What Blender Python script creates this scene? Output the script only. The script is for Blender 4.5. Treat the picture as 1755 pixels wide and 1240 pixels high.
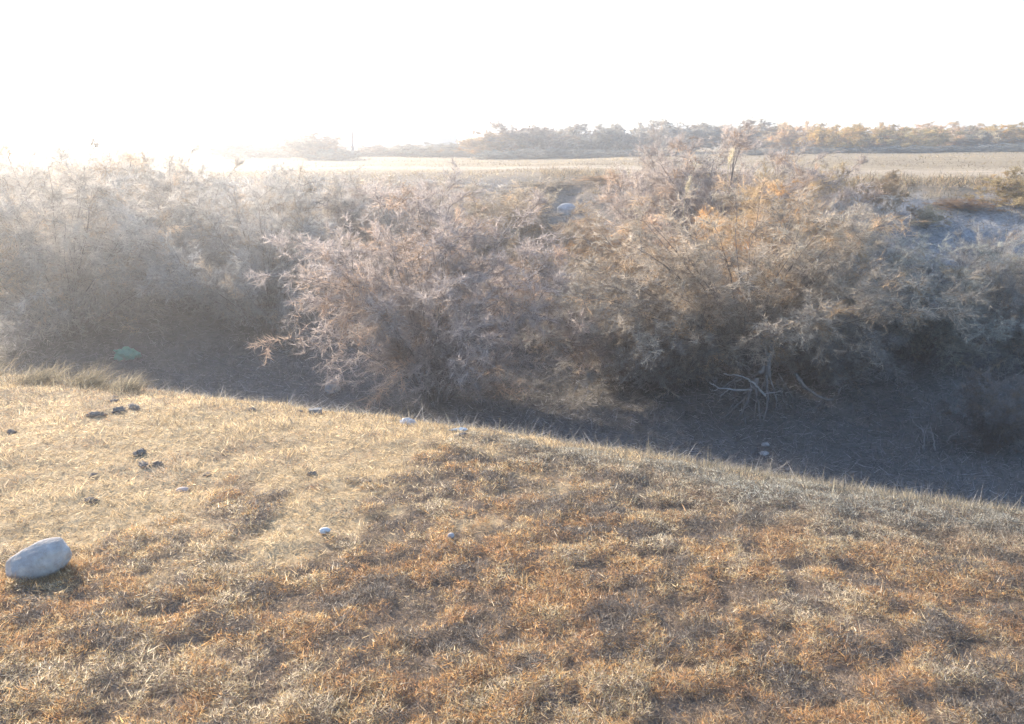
import bpy, bmesh, math, random
import numpy as np
from mathutils import Vector, Matrix

for o in list(bpy.data.objects): bpy.data.objects.remove(o)
sc = bpy.context.scene
COL = sc.collection
R = math.radians

# ------------------------------------------------------------------ camera
CAMZ, PITCH, FPX, W0, H0 = 1.6, R(15.8), 1351.0, 1755.0, 1240.0
cd = bpy.data.cameras.new('camera'); cam = bpy.data.objects.new('camera', cd); COL.objects.link(cam)
cam.location = (0, 0, CAMZ); cam.rotation_euler = (math.pi/2 - PITCH, 0, 0)
cd.sensor_fit = 'HORIZONTAL'; cd.sensor_width = 36.0; cd.lens = 36.0*FPX/W0
cd.clip_start = 0.05; cd.clip_end = 3000
sc.camera = cam

# ------------------------------------------------------------------ light
SUN_AZ, SUN_EL = -40.0, 20.0            # degrees left of the view direction (+Y), above the horizon
SUN_STRENGTH, SKY_STRENGTH, EXPOSURE = 4.2, 0.15, 1.45
HAZE_DENSITY, HAZE_G = 0.0047, 0.71
w = bpy.data.worlds.new('World'); sc.world = w; w.use_nodes = True
nt = w.node_tree; nt.nodes.clear()
sky = nt.nodes.new('ShaderNodeTexSky'); sky.sky_type = 'NISHITA'; sky.sun_disc = False
sky.sun_elevation = R(SUN_EL); sky.sun_rotation = R(SUN_AZ); sky.altitude = 200
sky.air_density = 1.0; sky.dust_density = 1.2; sky.ozone_density = 3.0
bg = nt.nodes.new('ShaderNodeBackground'); bg.inputs['Strength'].default_value = SKY_STRENGTH
out = nt.nodes.new('ShaderNodeOutputWorld')
nt.links.new(sky.outputs[0], bg.inputs[0]); nt.links.new(bg.outputs[0], out.inputs[0])
sd = bpy.data.lights.new('sun', 'SUN'); sd.energy = SUN_STRENGTH; sd.angle = R(0.5); sd.color = (1.0, 0.87, 0.71)
sun = bpy.data.objects.new('sun', sd); COL.objects.link(sun)
sdir = Vector((math.sin(R(SUN_AZ))*math.cos(R(SUN_EL)), math.cos(R(SUN_AZ))*math.cos(R(SUN_EL)), math.sin(R(SUN_EL))))
sun.rotation_euler = sdir.to_track_quat('Z', 'Y').to_euler(); sun.location = (-40, 60, 30)

sc.view_settings.view_transform = 'Standard'; sc.view_settings.look = 'None'
sc.view_settings.gamma = 1.0; sc.view_settings.exposure = EXPOSURE; sc.view_settings.use_curve_mapping = False
sc.render.engine = 'CYCLES'
cy = sc.cycles
cy.max_bounces = 4; cy.diffuse_bounces = 3; cy.transmission_bounces = 3; cy.glossy_bounces = 2
cy.volume_bounces = 1; cy.transparent_max_bounces = 8
cy.use_denoising = True
cy.sample_clamp_indirect = 4.0; cy.use_adaptive_sampling = True; cy.adaptive_threshold = 0.03

# ------------------------------------------------------------------ helpers
def sins(seed, n, wl0, wl1):
    r = np.random.default_rng(seed)
    wl = wl0*(wl1/wl0)**r.random(n); a = r.random(n)*2*np.pi; ph = r.random(n)*2*np.pi
    return np.cos(a)*2*np.pi/wl, np.sin(a)*2*np.pi/wl, ph, wl
def noise(x, y, S):
    """band-limited sum of sines, about -1..1"""
    kx, ky, ph, wl = S
    s = 0
    for i in range(len(kx)): s = s + np.sin(kx[i]*x + ky[i]*y + ph[i])
    return s/ math.sqrt(len(kx))*0.8
def vnoise(x, y, wl, seed):
    """lattice noise with two finer octaves, about -1..1, no visible direction"""
    g = np.random.default_rng(seed); s = 0; amp = 1.0
    for o in range(3):
        T = g.random((64,64))*2-1; a = g.random()*6.28; ca, sa = math.cos(a)/wl, math.sin(a)/wl
        u = x*ca - y*sa + g.random()*40; v = x*sa + y*ca + g.random()*40
        i = np.floor(u).astype(int); j = np.floor(v).astype(int); f = u-i; h = v-j
        f = f*f*(3-2*f); h = h*h*(3-2*h); i &= 63; j &= 63; i1 = (i+1) & 63; j1 = (j+1) & 63
        s = s + amp*((T[i,j]*(1-f)+T[i1,j]*f)*(1-h) + (T[i,j1]*(1-f)+T[i1,j1]*f)*h)
        wl = wl*.47; amp *= .6
    return s*1.1
def sstep(a, b, x):
    t = np.clip((x-a)/(b-a), 0, 1); return t*t*(3-2*t)

S_BIG, S_MID, S_SML, S_FAR = sins(1,9,3,9), sins(2,10,.7,2), sins(3,12,.18,.5), sins(4,9,8,40)
S_ZONE, S_GAP, S_TINT, S_GAP2 = sins(5,9,.9,3), sins(6,14,.28,.9), sins(7,10,.2,.7), sins(8,10,.5,2.5)
S_TUSS = sins(9,14,.06,.16)

def edge_u(x, y):                       # metres beyond the brow of the near bank
    return 0.29*x + 0.957*y - 4.135 + 0.16*noise(x, y*0+3.1, S_BIG) + .13*np.clip(np.asarray(x, float)-.8, 0, 2.4)
FAR_X = np.array([-400,-60,-20,-8,.5,10,20,60,400.]); FAR_Y = np.array([33,33,31.5,29.5,27.5,19.5,16.5,10,10.])
def far_u(x, y):                        # metres beyond the far brow (negative on the slope)
    return y - np.interp(x, FAR_X, FAR_Y)
def terrain(x, y):
    x = np.asarray(x, float); y = np.asarray(y, float)
    u = edge_u(x, y); fu = far_u(x, y)
    near = -0.02*np.maximum(u+4, 0) - 0.02 + 0.03*noise(x, y, S_BIG) + 0.008*noise(x, y, S_MID) + 0.006*noise(x, y, S_SML)*(np.abs(u) < 7)
    drop = sstep(-0.35, 3.9, u)
    floor = -2.05 + 0.10*noise(x, y, S_BIG) + 0.035*noise(x, y, S_MID)
    z = near*(1-drop) + floor*drop
    # far bank
    ul = 6.4                                              # toe of the far bank
    span = np.maximum(-fu + (u-ul), 3.0)
    t = np.clip((u-ul)/span, 0, 1)
    rise = 0.55*t + 0.45*sstep(0.45, 1.0, t)
    top = 0.42 + 0.012*np.clip(x, -25, 30) + 0.05*noise(x, y, S_FAR) + 0.002*np.clip(fu, 0, 60)
    far = floor + (top-floor)*rise + 0.12*noise(x, y, S_BIG)*np.clip(t*4,0,1)*np.clip((1-t)*5,0,1) + 0.05*noise(x,y,S_MID)*np.clip(t*4,0,1)*np.clip((1-t)*5,0.15,1)
    z = np.where(u > ul, far, z)
    z = np.where(fu > 0, top, z)
    return z
def tz(x, y): return float(terrain(np.array([x]), np.array([y]))[0])

CP, SP = math.cos(PITCH), math.sin(PITCH)
def ray(px, py):
    a = (px-877.5)/FPX; b = -(py-620.0)/FPX
    return a, CP + b*SP, -SP + b*CP
def ground_at(px, py):                  # where the sight line through a pixel meets the terrain
    a, dy, dz = ray(px, py)
    t = np.linspace(1.5, 90, 9000)
    h = CAMZ + dz*t - terrain(a*t, dy*t)
    i = int(np.argmax(h < 0)) if (h < 0).any() else len(t)-1
    return a*t[i], dy*t[i], float(terrain(a*t[i], dy*t[i]))
def near_at(px, py):                    # the same, but only on the near bank and its brow
    a, dy, dz = ray(px, py)
    t = np.linspace(1.5, 8, 2600); t = t[edge_u(a*t, dy*t) < .12]
    i = int(np.argmin(np.abs(CAMZ + dz*t - terrain(a*t, dy*t))))
    return a*t[i], dy*t[i], float(terrain(a*t[i], dy*t[i]))
def column(px, y):                      # x of a pixel column at world distance y, near the horizon
    a, dy, dz = ray(px, 450)
    return a*y/dy
def height_at(py, y):                   # world z seen at pixel row py at distance y
    a, dy, dz = ray(877, py)
    return CAMZ + dz/dy*y

def mesh_from(name, verts, faces, mats, colors=None, smooth=False):
    """verts (n,3) array, faces (m,k) array of equal size; colors (m,3) per face"""
    me = bpy.data.meshes.new(name)
    verts = np.ascontiguousarray(verts, np.float32); faces = np.ascontiguousarray(faces, np.int32)
    n, (m, k) = len(verts), faces.shape
    me.vertices.add(n); me.vertices.foreach_set('co', verts.ravel())
    me.loops.add(m*k); me.loops.foreach_set('vertex_index', faces.ravel())
    me.polygons.add(m); me.polygons.foreach_set('loop_start', np.arange(0, m*k, k, dtype=np.int32))
    if smooth: me.polygons.foreach_set('use_smooth', np.ones(m, bool))
    if colors is not None:
        at = me.attributes.new('tint', 'FLOAT_COLOR', 'FACE')
        c = np.ones((m, 4), np.float32); c[:, :3] = colors
        at.data.foreach_set('color', c.ravel())
    me.update(calc_edges=True)
    for mt in (mats if isinstance(mats, (list, tuple)) else [mats]): me.materials.append(mt)
    return me
def link(name, data, parent=None, loc=None):
    o = bpy.data.objects.new(name, data); COL.objects.link(o)
    if parent is not None: o.parent = parent
    if loc is not None: o.location = loc
    return o
def tag(o, label=None, cat=None, group=None, kind=None):
    if label: o['label'] = label
    if cat: o['category'] = cat
    if group: o['group'] = group
    if kind: o['kind'] = kind
    return o

# ------------------------------------------------------------------ materials
def new_mat(name):
    m = bpy.data.materials.new(name); m.use_nodes = True
    t = m.node_tree; t.nodes.clear()
    return m, t, t.nodes.new('ShaderNodeOutputMaterial')
def N(t, kind, **inp):
    n = t.nodes.new(kind)
    for k, v in inp.items(): n.inputs[k.replace('_', ' ')].default_value = v
    return n
def leaf_mat(name, transl=0.4, use_object_color=True, sat=1.0):
    """thin dry leaves and twigs: tint attribute times the plant's own colour, lets some light through"""
    m, t, o = new_mat(name)
    at = t.nodes.new('ShaderNodeAttribute'); at.attribute_name = 'tint'
    col = at.outputs['Color']
    if use_object_color:
        oi = t.nodes.new('ShaderNodeObjectInfo')
        mx = t.nodes.new('ShaderNodeMix'); mx.data_type = 'RGBA'; mx.blend_type = 'MULTIPLY'; mx.inputs[0].default_value = 1
        t.links.new(col, mx.inputs[6]); t.links.new(oi.outputs['Color'], mx.inputs[7]); col = mx.outputs[2]
    d = t.nodes.new('ShaderNodeBsdfDiffuse'); tr = t.nodes.new('ShaderNodeBsdfTranslucent')
    t.links.new(col, d.inputs[0]); t.links.new(col, tr.inputs[0])
    ms = t.nodes.new('ShaderNodeMixShader'); ms.inputs[0].default_value = transl
    t.links.new(d.outputs[0], ms.inputs[1]); t.links.new(tr.outputs[0], ms.inputs[2]); t.links.new(ms.outputs[0], o.inputs[0])
    return m
def rock_mat(name, c1, c2, scale=9.0, bump=0.4, rough=0.85, detail=8):
    m, t, o = new_mat(name)
    tc = t.nodes.new('ShaderNodeTexCoord')
    n1 = N(t, 'ShaderNodeTexNoise', Scale=scale, Detail=float(detail), Roughness=0.65)
    n2 = N(t, 'ShaderNodeTexNoise', Scale=scale*7, Detail=6.0, Roughness=0.6)
    t.links.new(tc.outputs['Object'], n1.inputs['Vector']); t.links.new(tc.outputs['Object'], n2.inputs['Vector'])
    cr = t.nodes.new('ShaderNodeValToRGB'); cr.color_ramp.elements[0].position = .35; cr.color_ramp.elements[1].position = .68
    cr.color_ramp.elements[0].color = (*c1, 1); cr.color_ramp.elements[1].color = (*c2, 1)
    t.links.new(n1.outputs[0], cr.inputs[0])
    b = N(t, 'ShaderNodeBsdfPrincipled', Roughness=rough)
    t.links.new(cr.outputs[0], b.inputs['Base Color'])
    bp = N(t, 'ShaderNodeBump', Strength=bump, Distance=0.004); t.links.new(n2.outputs[0], bp.inputs['Height'])
    t.links.new(bp.outputs[0], b.inputs['Normal']); t.links.new(b.outputs[0], o.inputs[0])
    return m
def bark_mat(name, c1, c2):
    return rock_mat(name, c1, c2, scale=22, bump=.6, rough=.9)
def plastic_mat(name, c, transl=.35):
    m, t, o = new_mat(name)
    n1 = N(t, 'ShaderNodeTexNoise', Scale=14.0, Detail=5.0); cr = t.nodes.new('ShaderNodeValToRGB')
    cr.color_ramp.elements[0].color = (*[v*.7 for v in c], 1); cr.color_ramp.elements[1].color = (*c, 1)
    tc = t.nodes.new('ShaderNodeTexCoord'); t.links.new(tc.outputs['Object'], n1.inputs['Vector'])
    t.links.new(n1.outputs[0], cr.inputs[0])
    b = N(t, 'ShaderNodeBsdfPrincipled', Roughness=.35); tr = t.nodes.new('ShaderNodeBsdfTranslucent')
    t.links.new(cr.outputs[0], b.inputs['Base Color']); t.links.new(cr.outputs[0], tr.inputs[0])
    ms = t.nodes.new('ShaderNodeMixShader'); ms.inputs[0].default_value = transl
    t.links.new(b.outputs[0], ms.inputs[1]); t.links.new(tr.outputs[0], ms.inputs[2]); t.links.new(ms.outputs[0], o.inputs[0])
    return m

M_LEAF = leaf_mat('tamarisk_foliage', .5)
M_GRASS = leaf_mat('dry_grass_blades', .5, use_object_color=False)
M_BARK = bark_mat('grey_bark', (.15,.125,.11), (.29,.25,.22))
M_DEAD = bark_mat('bleached_wood', (.24,.225,.21), (.40,.375,.35))
M_STONE = rock_mat('pale_stone', (.33,.31,.30), (.50,.475,.455), 11, .5)
def river_mat():
    m = rock_mat('river_stone_skin', (.30,.27,.25), (.50,.465,.43), 14, .9, .9)
    t = m.node_tree; b = [n for n in t.nodes if n.type == 'BSDF_PRINCIPLED'][0]; src = b.inputs['Base Color'].links[0].from_socket
    tc = [n for n in t.nodes if n.type == 'TEX_COORD'][0]
    n1 = N(t, 'ShaderNodeTexNoise', Scale=38.0, Detail=8.0, Roughness=.75); t.links.new(tc.outputs['Object'], n1.inputs['Vector'])
    v = N(t, 'ShaderNodeTexVoronoi', Scale=75.0); t.links.new(tc.outputs['Object'], v.inputs['Vector'])
    cr = t.nodes.new('ShaderNodeValToRGB'); cr.color_ramp.elements[0].position = .52; cr.color_ramp.elements[1].position = .74
    t.links.new(n1.outputs[0], cr.inputs[0])
    mx = t.nodes.new('ShaderNodeMix'); mx.data_type = 'RGBA'; t.links.new(cr.outputs[0], mx.inputs[0]); t.links.new(src, mx.inputs[6]); mx.inputs[7].default_value = (.29,.25,.21,1)
    t.links.new(mx.outputs[2], b.inputs['Base Color'])
    return m
M_RIVER = river_mat()
M_STONE2 = rock_mat('white_stone', (.55,.54,.52), (.74,.73,.72), 12, .35)
M_STONE3 = rock_mat('pink_stone', (.42,.33,.28), (.55,.46,.41), 12, .35)
M_CLOD = rock_mat('dark_clod', (.15,.13,.115), (.32,.27,.225), 24, 1.0, .95)
M_BLOCK = rock_mat('grey_block', (.16,.16,.16), (.27,.27,.27), 15, .5)

# ground: zones (per-vertex weights) mixed with noise grain
def ground_mat():
    m, t, o = new_mat('ground_soil')
    at = t.nodes.new('ShaderNodeAttribute'); at.attribute_name = 'zone'
    tc = t.nodes.new('ShaderNodeTexCoord')
    fine = N(t, 'ShaderNodeTexNoise', Scale=14.0, Detail=9.0, Roughness=.72)
    coarse = N(t, 'ShaderNodeTexNoise', Scale=1.1, Detail=7.0, Roughness=.6)
    for n in (fine, coarse): t.links.new(tc.outputs['Object'], n.inputs['Vector'])
    m1 = N(t, 'ShaderNodeMapRange'); m1.inputs[1].default_value = .3; m1.inputs[2].default_value = .7; m1.inputs[3].default_value = .55; m1.inputs[4].default_value = 1.35
    m2 = N(t, 'ShaderNodeMapRange'); m2.inputs[1].default_value = .3; m2.inputs[2].default_value = .7; m2.inputs[3].default_value = .75; m2.inputs[4].default_value = 1.2
    t.links.new(fine.outputs[0], m1.inputs[0]); t.links.new(coarse.outputs[0], m2.inputs[0])
    mu = N(t, 'ShaderNodeMath'); mu.operation = 'MULTIPLY'; t.links.new(m1.outputs[0], mu.inputs[0]); t.links.new(m2.outputs[0], mu.inputs[1])
    vm = t.nodes.new('ShaderNodeVectorMath'); vm.operation = 'SCALE'
    t.links.new(at.outputs['Color'], vm.inputs[0]); t.links.new(mu.outputs[0], vm.inputs['Scale'])
    b = N(t, 'ShaderNodeBsdfPrincipled', Roughness=.95); b.inputs['Specular IOR Level'].default_value = .15
    t.links.new(vm.outputs[0], b.inputs['Base Color'])
    bp = N(t, 'ShaderNodeBump', Strength=.7, Distance=.03); t.links.new(fine.outputs[0], bp.inputs['Height'])
    t.links.new(bp.outputs[0], b.inputs['Normal']); t.links.new(b.outputs[0], o.inputs[0])
    return m
M_GROUND = ground_mat()

# ------------------------------------------------------------------ ground sheet
def graded(lim_a, lim_b, dense_a, dense_b, step, growth):
    mid = list(np.arange(dense_a, dense_b, step)); s = step; up = [dense_b]
    while up[-1] < lim_b: s *= growth; up.append(up[-1]+s)
    s = step; dn = [dense_a-step]
    while dn[-1] > lim_a: s *= growth; dn.append(dn[-1]-s)
    return np.array(dn[::-1]+mid+up)
def scrub_zone(x, y):                   # 1 where the low brown scrub grows, 0 on the straw
    # line from the near left to the brow right of the middle
    d = (y - (2.95 + 0.62*(x+1.9)*np.where(x < -.5, .55, .95))) + 0.22*noise(x, y, S_ZONE)
    return 1 - sstep(-0.35, 0.35, d + .50*vnoise(x, y, .5, 67) + .42*vnoise(x, y, .12, 68))
def track_zone(x, y):
    fu = far_u(x, y)
    c = 7.0 + 0.8*np.sin(x*.09) + .3*noise(x, y*0, S_FAR)
    return np.exp(-((fu-c)/2.4)**2)
gx = graded(-640, 640, -7, 7, .075, 1.06); gy = graded(-25, 640, .8, 14, .075, 1.045)
X, Y = np.meshgrid(gx, gy); Z = terrain(X, Y)
nx, ny = len(gx), len(gy)
idx = np.arange(nx*ny).reshape(ny, nx)
quads = np.stack([idx[:-1,:-1], idx[:-1,1:], idx[1:,1:], idx[1:,:-1]], -1).reshape(-1,4)
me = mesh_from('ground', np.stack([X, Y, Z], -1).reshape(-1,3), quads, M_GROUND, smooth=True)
U, FU = edge_u(X, Y), far_u(X, Y)
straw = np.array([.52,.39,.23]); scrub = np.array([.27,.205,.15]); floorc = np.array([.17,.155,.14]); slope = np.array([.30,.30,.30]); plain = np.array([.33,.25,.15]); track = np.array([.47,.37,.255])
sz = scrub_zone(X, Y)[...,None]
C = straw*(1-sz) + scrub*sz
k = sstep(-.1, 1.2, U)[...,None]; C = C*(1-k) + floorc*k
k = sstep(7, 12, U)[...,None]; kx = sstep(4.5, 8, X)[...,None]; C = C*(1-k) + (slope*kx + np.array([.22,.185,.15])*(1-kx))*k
k = sstep(-1.6, .2, FU + .5*noise(X, Y, S_MID))[...,None]; C = C*(1-k) + plain*k
k = (sstep(4.0, 1.5, FU + .8*noise(X*.5, Y*.5, S_BIG))*(FU > -.6))[...,None]; C = C*(1-k) + np.array([.27,.21,.14])*k
k = (track_zone(X, Y)*(FU > 0))[...,None]; C = C*(1-k) + track*k
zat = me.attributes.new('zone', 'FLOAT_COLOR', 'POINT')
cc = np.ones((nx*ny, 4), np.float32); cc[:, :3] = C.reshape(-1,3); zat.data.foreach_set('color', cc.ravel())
ground = tag(link('ground', me), kind='structure')

# ------------------------------------------------------------------ blades and twigs
def rand_dirs(r, n):
    v = r.normal(size=(n,3)); return v/np.linalg.norm(v, axis=1, keepdims=True)
def tri_blades(r, base, d, length, width):
    """one thin triangle for each blade"""
    s = np.cross(d, rand_dirs(r, len(d))); s /= np.linalg.norm(s, axis=1, keepdims=True)+1e-9
    h = (s*width[:,None]*.5)
    V = np.stack([base-h, base+h, base + d*length[:,None]], 1).reshape(-1,3)
    return V, np.arange(len(base)*3).reshape(-1,3)
def kite_blades(r, base, d, length, width):
    """two triangles: a lens with a slight bend"""
    s = np.cross(d, rand_dirs(r, len(d))); s /= np.linalg.norm(s, axis=1, keepdims=True)+1e-9
    bend = np.cross(d, s)*(r.normal(size=len(d))*.14*length)[:,None]
    m = base + d*(length*.45)[:,None] + bend
    h = s*width[:,None]*.5
    V = np.stack([base, m-h, base+d*length[:,None], m+h], 1).reshape(-1,3)
    i = np.arange(len(base))[:,None]*4
    F = np.concatenate([i+np.array([0,1,3]), i+np.array([1,2,3])], 1).reshape(-1,3)
    return V, F
def unit_(v): return v/(np.linalg.norm(v, axis=-1, keepdims=True)+1e-9)
def pick(r, pal, n, p=None):
    pal = np.array(pal); c = pal[r.choice(len(pal), n, p=p)]
    return c*(1 + .28*r.normal(size=(n,1))).clip(.4,1.8)
def stuff(name, V, F, colors, label, cat):
    o = link(name, mesh_from(name, V, F, M_GRASS, colors))
    return tag(o, label, cat, kind='stuff')

r = np.random.default_rng(11)
# --- foreground, straw: short flattened dry grass on the left of the near bank
def in_view(x, y, margin=.8):
    return np.abs(x) < (0.70*(y*.962+.45) + margin)
n = 430000
x = r.uniform(-6.2, 5.2, n); y = r.uniform(1.3, 6.4, n)
u = edge_u(x, y); szv = scrub_zone(x, y)
keep = in_view(x, y) & (u < .75) & (r.random(n) > szv*.9) & (r.random(n) < np.clip(3.6/y, .45, 1))
x, y = x[keep], y[keep]; n = len(x)
patch = noise(x, y, S_GAP)
el = np.abs(r.normal(0, .38, n)) + .12; az = r.uniform(0, 2*np.pi, n)
d = np.stack([np.cos(az)*np.cos(el), np.sin(az)*np.cos(el), np.sin(el)], 1)
L = r.uniform(.014, .038, n)*(1+.7*(r.random(n) < .05)); Wd = r.uniform(.0016, .0034, n)*(.6+y*.16)
base = np.stack([x, y, terrain(x, y) + r.uniform(0, .012, n)], 1)
up = sstep(.3, .8, vnoise(x, y, .16, 72)); d = unit_(d + np.stack([0*x, 0*x, up*.9], 1)); L = L*(1+.35*up)
V, F = tri_blades(r, base, d, L, Wd)
c = pick(r, [(.70,.54,.33),(.64,.48,.28),(.74,.61,.41),(.54,.40,.25),(.40,.31,.22)], n, [.3,.25,.2,.15,.1])
v1 = vnoise(x, y*1.6, .22, 70); v2 = vnoise(x, y*1.5, .7, 71)
gr = sstep(.25, .75, v1 + .6*v2 + .2*r.normal(size=n))[:,None]
c = c*(1-gr) + pick(r, [(.34,.28,.215),(.42,.335,.24),(.26,.22,.18),(.46,.30,.17)], n)*gr
c = c*(1 + .16*v2)[:,None].clip(.6, 1.3)
m = 2600; a = r.uniform(0, 6.28, m); q = r.uniform(.75, 1.5, m)
sx_, sy_, sz_ = near_at(63, 990); ex, ey = np.cos(a)*.118*q, np.sin(a)*.075*q
xx = sx_ + ex*math.cos(R(30)) - ey*math.sin(R(30)); yy = sy_ + .03 + ex*math.sin(R(30)) + ey*math.cos(R(30))
d = unit_(np.stack([r.normal(0,.5,m), r.normal(0,.5,m), np.abs(r.normal(.8,.3,m))], 1))
V2, F2 = tri_blades(r, np.stack([xx, yy, terrain(xx, yy)], 1), d, r.uniform(.015,.045,m), r.uniform(.0015,.003,m))
V, F, c = np.concatenate([V, V2]), np.concatenate([F, F2+len(V)]), np.concatenate([c, pick(r, [(.60,.45,.27),(.50,.36,.21),(.40,.29,.18),(.52,.33,.17)], m)])
stuff('straw_grass', V, F, c, 'short flattened straw coloured dry grass covering the left of the near bank', 'grass')

# --- foreground, scrub: low brown and rust mats in little mounds
PAL = [(.64,.38,.16),(.58,.39,.21),(.52,.29,.15),(.62,.47,.27),(.40,.27,.17),(.47,.40,.25),(.36,.30,.25),(.66,.53,.34),(.72,.61,.45)]
def canopy(x, y):                       # height of the mats above the soil
    return .006 + .026*np.clip(.55 + .70*vnoise(x, y, .095, 61) + .16*vnoise(x, y, .5, 62), 0, 1.5)
n = 1330000
y = 1.25 + 4.9*r.random(n)**1.25; x = r.uniform(-1, 1, n)*(.70*(y*.962+.45)+.8)
u = edge_u(x, y); szv = scrub_zone(x, y)
h = canopy(x, y)*(1-.55*sstep(-.7, .4, u))*(.35+.65*szv)
keep = (szv > r.uniform(.12, .8, n)) & (u < .6) & (r.random(n) < .58 + 20*h)
x, y, h, u = x[keep], y[keep], h[keep], u[keep]; n = len(x)
e_ = .02; gxn = (canopy(x+e_, y)-h)/e_; gyn = (canopy(x, y+e_)-h)/e_
d = np.stack([-gxn*.8, -gyn*.8, np.full(n, .55)], 1) + .78*r.normal(size=(n,3)); d[:,2] = np.abs(d[:,2])*.85
d = unit_(d)
k = vnoise(x, y, .42, 63)*2.3 + vnoise(x, y, .10, 64)*2.6 + r.normal(size=n)*1.9 + 4.4
low = h < .008 + .008*r.random(n)
order = np.array([4,2,1,0,3,7,5,6,8])[np.clip(k, 0, 8.99).astype(int)]
c = np.array(PAL)[order]*(1+.3*r.normal(size=(n,1))).clip(.35,1.9)
darkp = (1.15*vnoise(x, y*1.35, .17, 65) + .6*vnoise(x, y, .7, 66) + .28*r.normal(size=n)) > .52
c[darkp] = pick(r, [(.20,.18,.165),(.25,.225,.20),(.15,.135,.12),(.33,.28,.23)], int(darkp.sum()))
c[low] = pick(r, [(.27,.22,.175),(.20,.17,.145),(.34,.27,.20),(.40,.29,.18)], int(low.sum()))
pale = r.random(n) < .06; c[pale] = pick(r, [(.72,.62,.48),(.62,.52,.40)], int(pale.sum()))
dull = (sstep(-.45, .3, u) + sstep(-1.1, -.1, u)*sstep(-.2, 1.4, x)).clip(0, 1)[:,None]*.9; c = c*(1-dull) + (c.mean(1, keepdims=True)*np.array([.93,.90,.78]))*dull
base = np.stack([x, y, terrain(x, y) + h*r.uniform(.35, 1.0, n)], 1)
V, F = tri_blades(r, base, d, r.uniform(.006, .018, n)*(.75+.5*(~low))*(1+1.5*(r.random(n) < .05)), r.uniform(.0017, .0034, n)*(.55+y*.18))
print('scrub', n)
stuff('brown_scrub', V, F, c, 'low rusty brown scrub mats covering the right of the near bank', 'ground cover')

# --- grey litter between the mats and taller grey grass along the brow
n = 120000
x = r.uniform(-6, 6, n); y = r.uniform(1.3, 6.2, n); u = edge_u(x, y)
keep = in_view(x, y) & (scrub_zone(x, y) > .3) & (u < .8) & (r.random(n) < np.clip(3/y, .4, 1))
x, y = x[keep], y[keep]; n = len(x)
el = np.abs(r.normal(0, .4, n)); az = r.uniform(0, 2*np.pi, n)
d = np.stack([np.cos(az)*np.cos(el), np.sin(az)*np.cos(el), np.sin(el)], 1)
V, F = tri_blades(r, np.stack([x, y, terrain(x, y)+r.uniform(0,.01,n)], 1), d, r.uniform(.02, .06, n), r.uniform(.0015,.003,n)*(.6+y*.16))
c = pick(r, [(.24,.20,.165),(.19,.16,.135),(.32,.265,.205),(.27,.24,.165),(.42,.33,.22)], n)
n2 = 46000
x = r.uniform(-6.5, 6.5, n2); off = r.normal(.28, .33, n2)
y = (4.135 + off - .29*x)/.957
dens = .28 + .72*sstep(-.6, 1.6, x)
kp = (r.random(n2) < dens) & (y > 1.3); x, y = x[kp], y[kp]; n2 = len(x)
el = np.clip(r.normal(1.15, .35, n2), .2, 1.57); az = r.uniform(0, 2*np.pi, n2)
d = np.stack([np.cos(az)*np.cos(el), np.sin(az)*np.cos(el), np.sin(el)], 1)
L = r.uniform(.03, .085, n2)*(1+1.1*(r.random(n2) < .03))
V2, F2 = tri_blades(r, np.stack([x, y, terrain(x, y)-.004], 1), d, L, r.uniform(.002,.0042,n2)*(.5+y*.17))
c2 = pick(r, [(.33,.29,.22),(.27,.245,.20),(.38,.33,.23),(.23,.21,.18)], n2)
stuff('dry_litter_grass', np.concatenate([V, V2]), np.concatenate([F, F2+len(V)]), np.concatenate([c, c2]), 'grey dry litter between the mats and wispy grass fringe along the brow', 'grass')

# --- ditch: near slope, floor and lower far bank: grey grass and fallen twigs
n = 150000
y = 3.8 + 14*r.random(n)**1.35; x = r.uniform(-1, 1, n)*(.75*y+2.0)
u = edge_u(x, y); keep = (u > .5) & (far_u(x, y) < -1.2)
x, y = x[keep], y[keep]; n = len(x)
el = np.abs(r.normal(.15, .42, n)); az = r.normal(.15, .8, n) + np.pi*(r.random(n) < .5)
d = np.stack([np.cos(az)*np.cos(el), np.sin(az)*np.cos(el), np.sin(el)], 1)
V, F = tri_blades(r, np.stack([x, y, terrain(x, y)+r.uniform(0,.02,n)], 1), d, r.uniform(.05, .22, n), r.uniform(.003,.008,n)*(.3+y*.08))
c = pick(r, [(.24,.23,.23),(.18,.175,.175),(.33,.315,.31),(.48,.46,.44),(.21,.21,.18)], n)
n2 = 60000
y = 6.0 + 8*r.random(n2); x = r.uniform(-1, 1, n2)*(.75*y+1); u = edge_u(x, y)
kp = (u > 2.5) & (u < 10) & (noise(x, y, S_MID) + .7*noise(x, y, S_SML) > -.1); x, y = x[kp], y[kp]; n2 = len(x)
el = np.clip(r.normal(.9, .45, n2), .1, 1.57); az = r.uniform(0, 2*np.pi, n2)
d = np.stack([np.cos(az)*np.cos(el), np.sin(az)*np.cos(el), np.sin(el)], 1)
V2, F2 = tri_blades(r, np.stack([x, y, terrain(x, y)-.01], 1), d, r.uniform(.05, .2, n2), r.uniform(.004,.009,n2))
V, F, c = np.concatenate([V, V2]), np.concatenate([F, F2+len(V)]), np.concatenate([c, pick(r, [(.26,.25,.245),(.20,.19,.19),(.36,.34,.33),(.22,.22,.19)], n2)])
stuff('ditch_litter', V, F, c, 'grey fallen twigs and flattened grass on the shaded ditch floor', 'litter')

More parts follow.
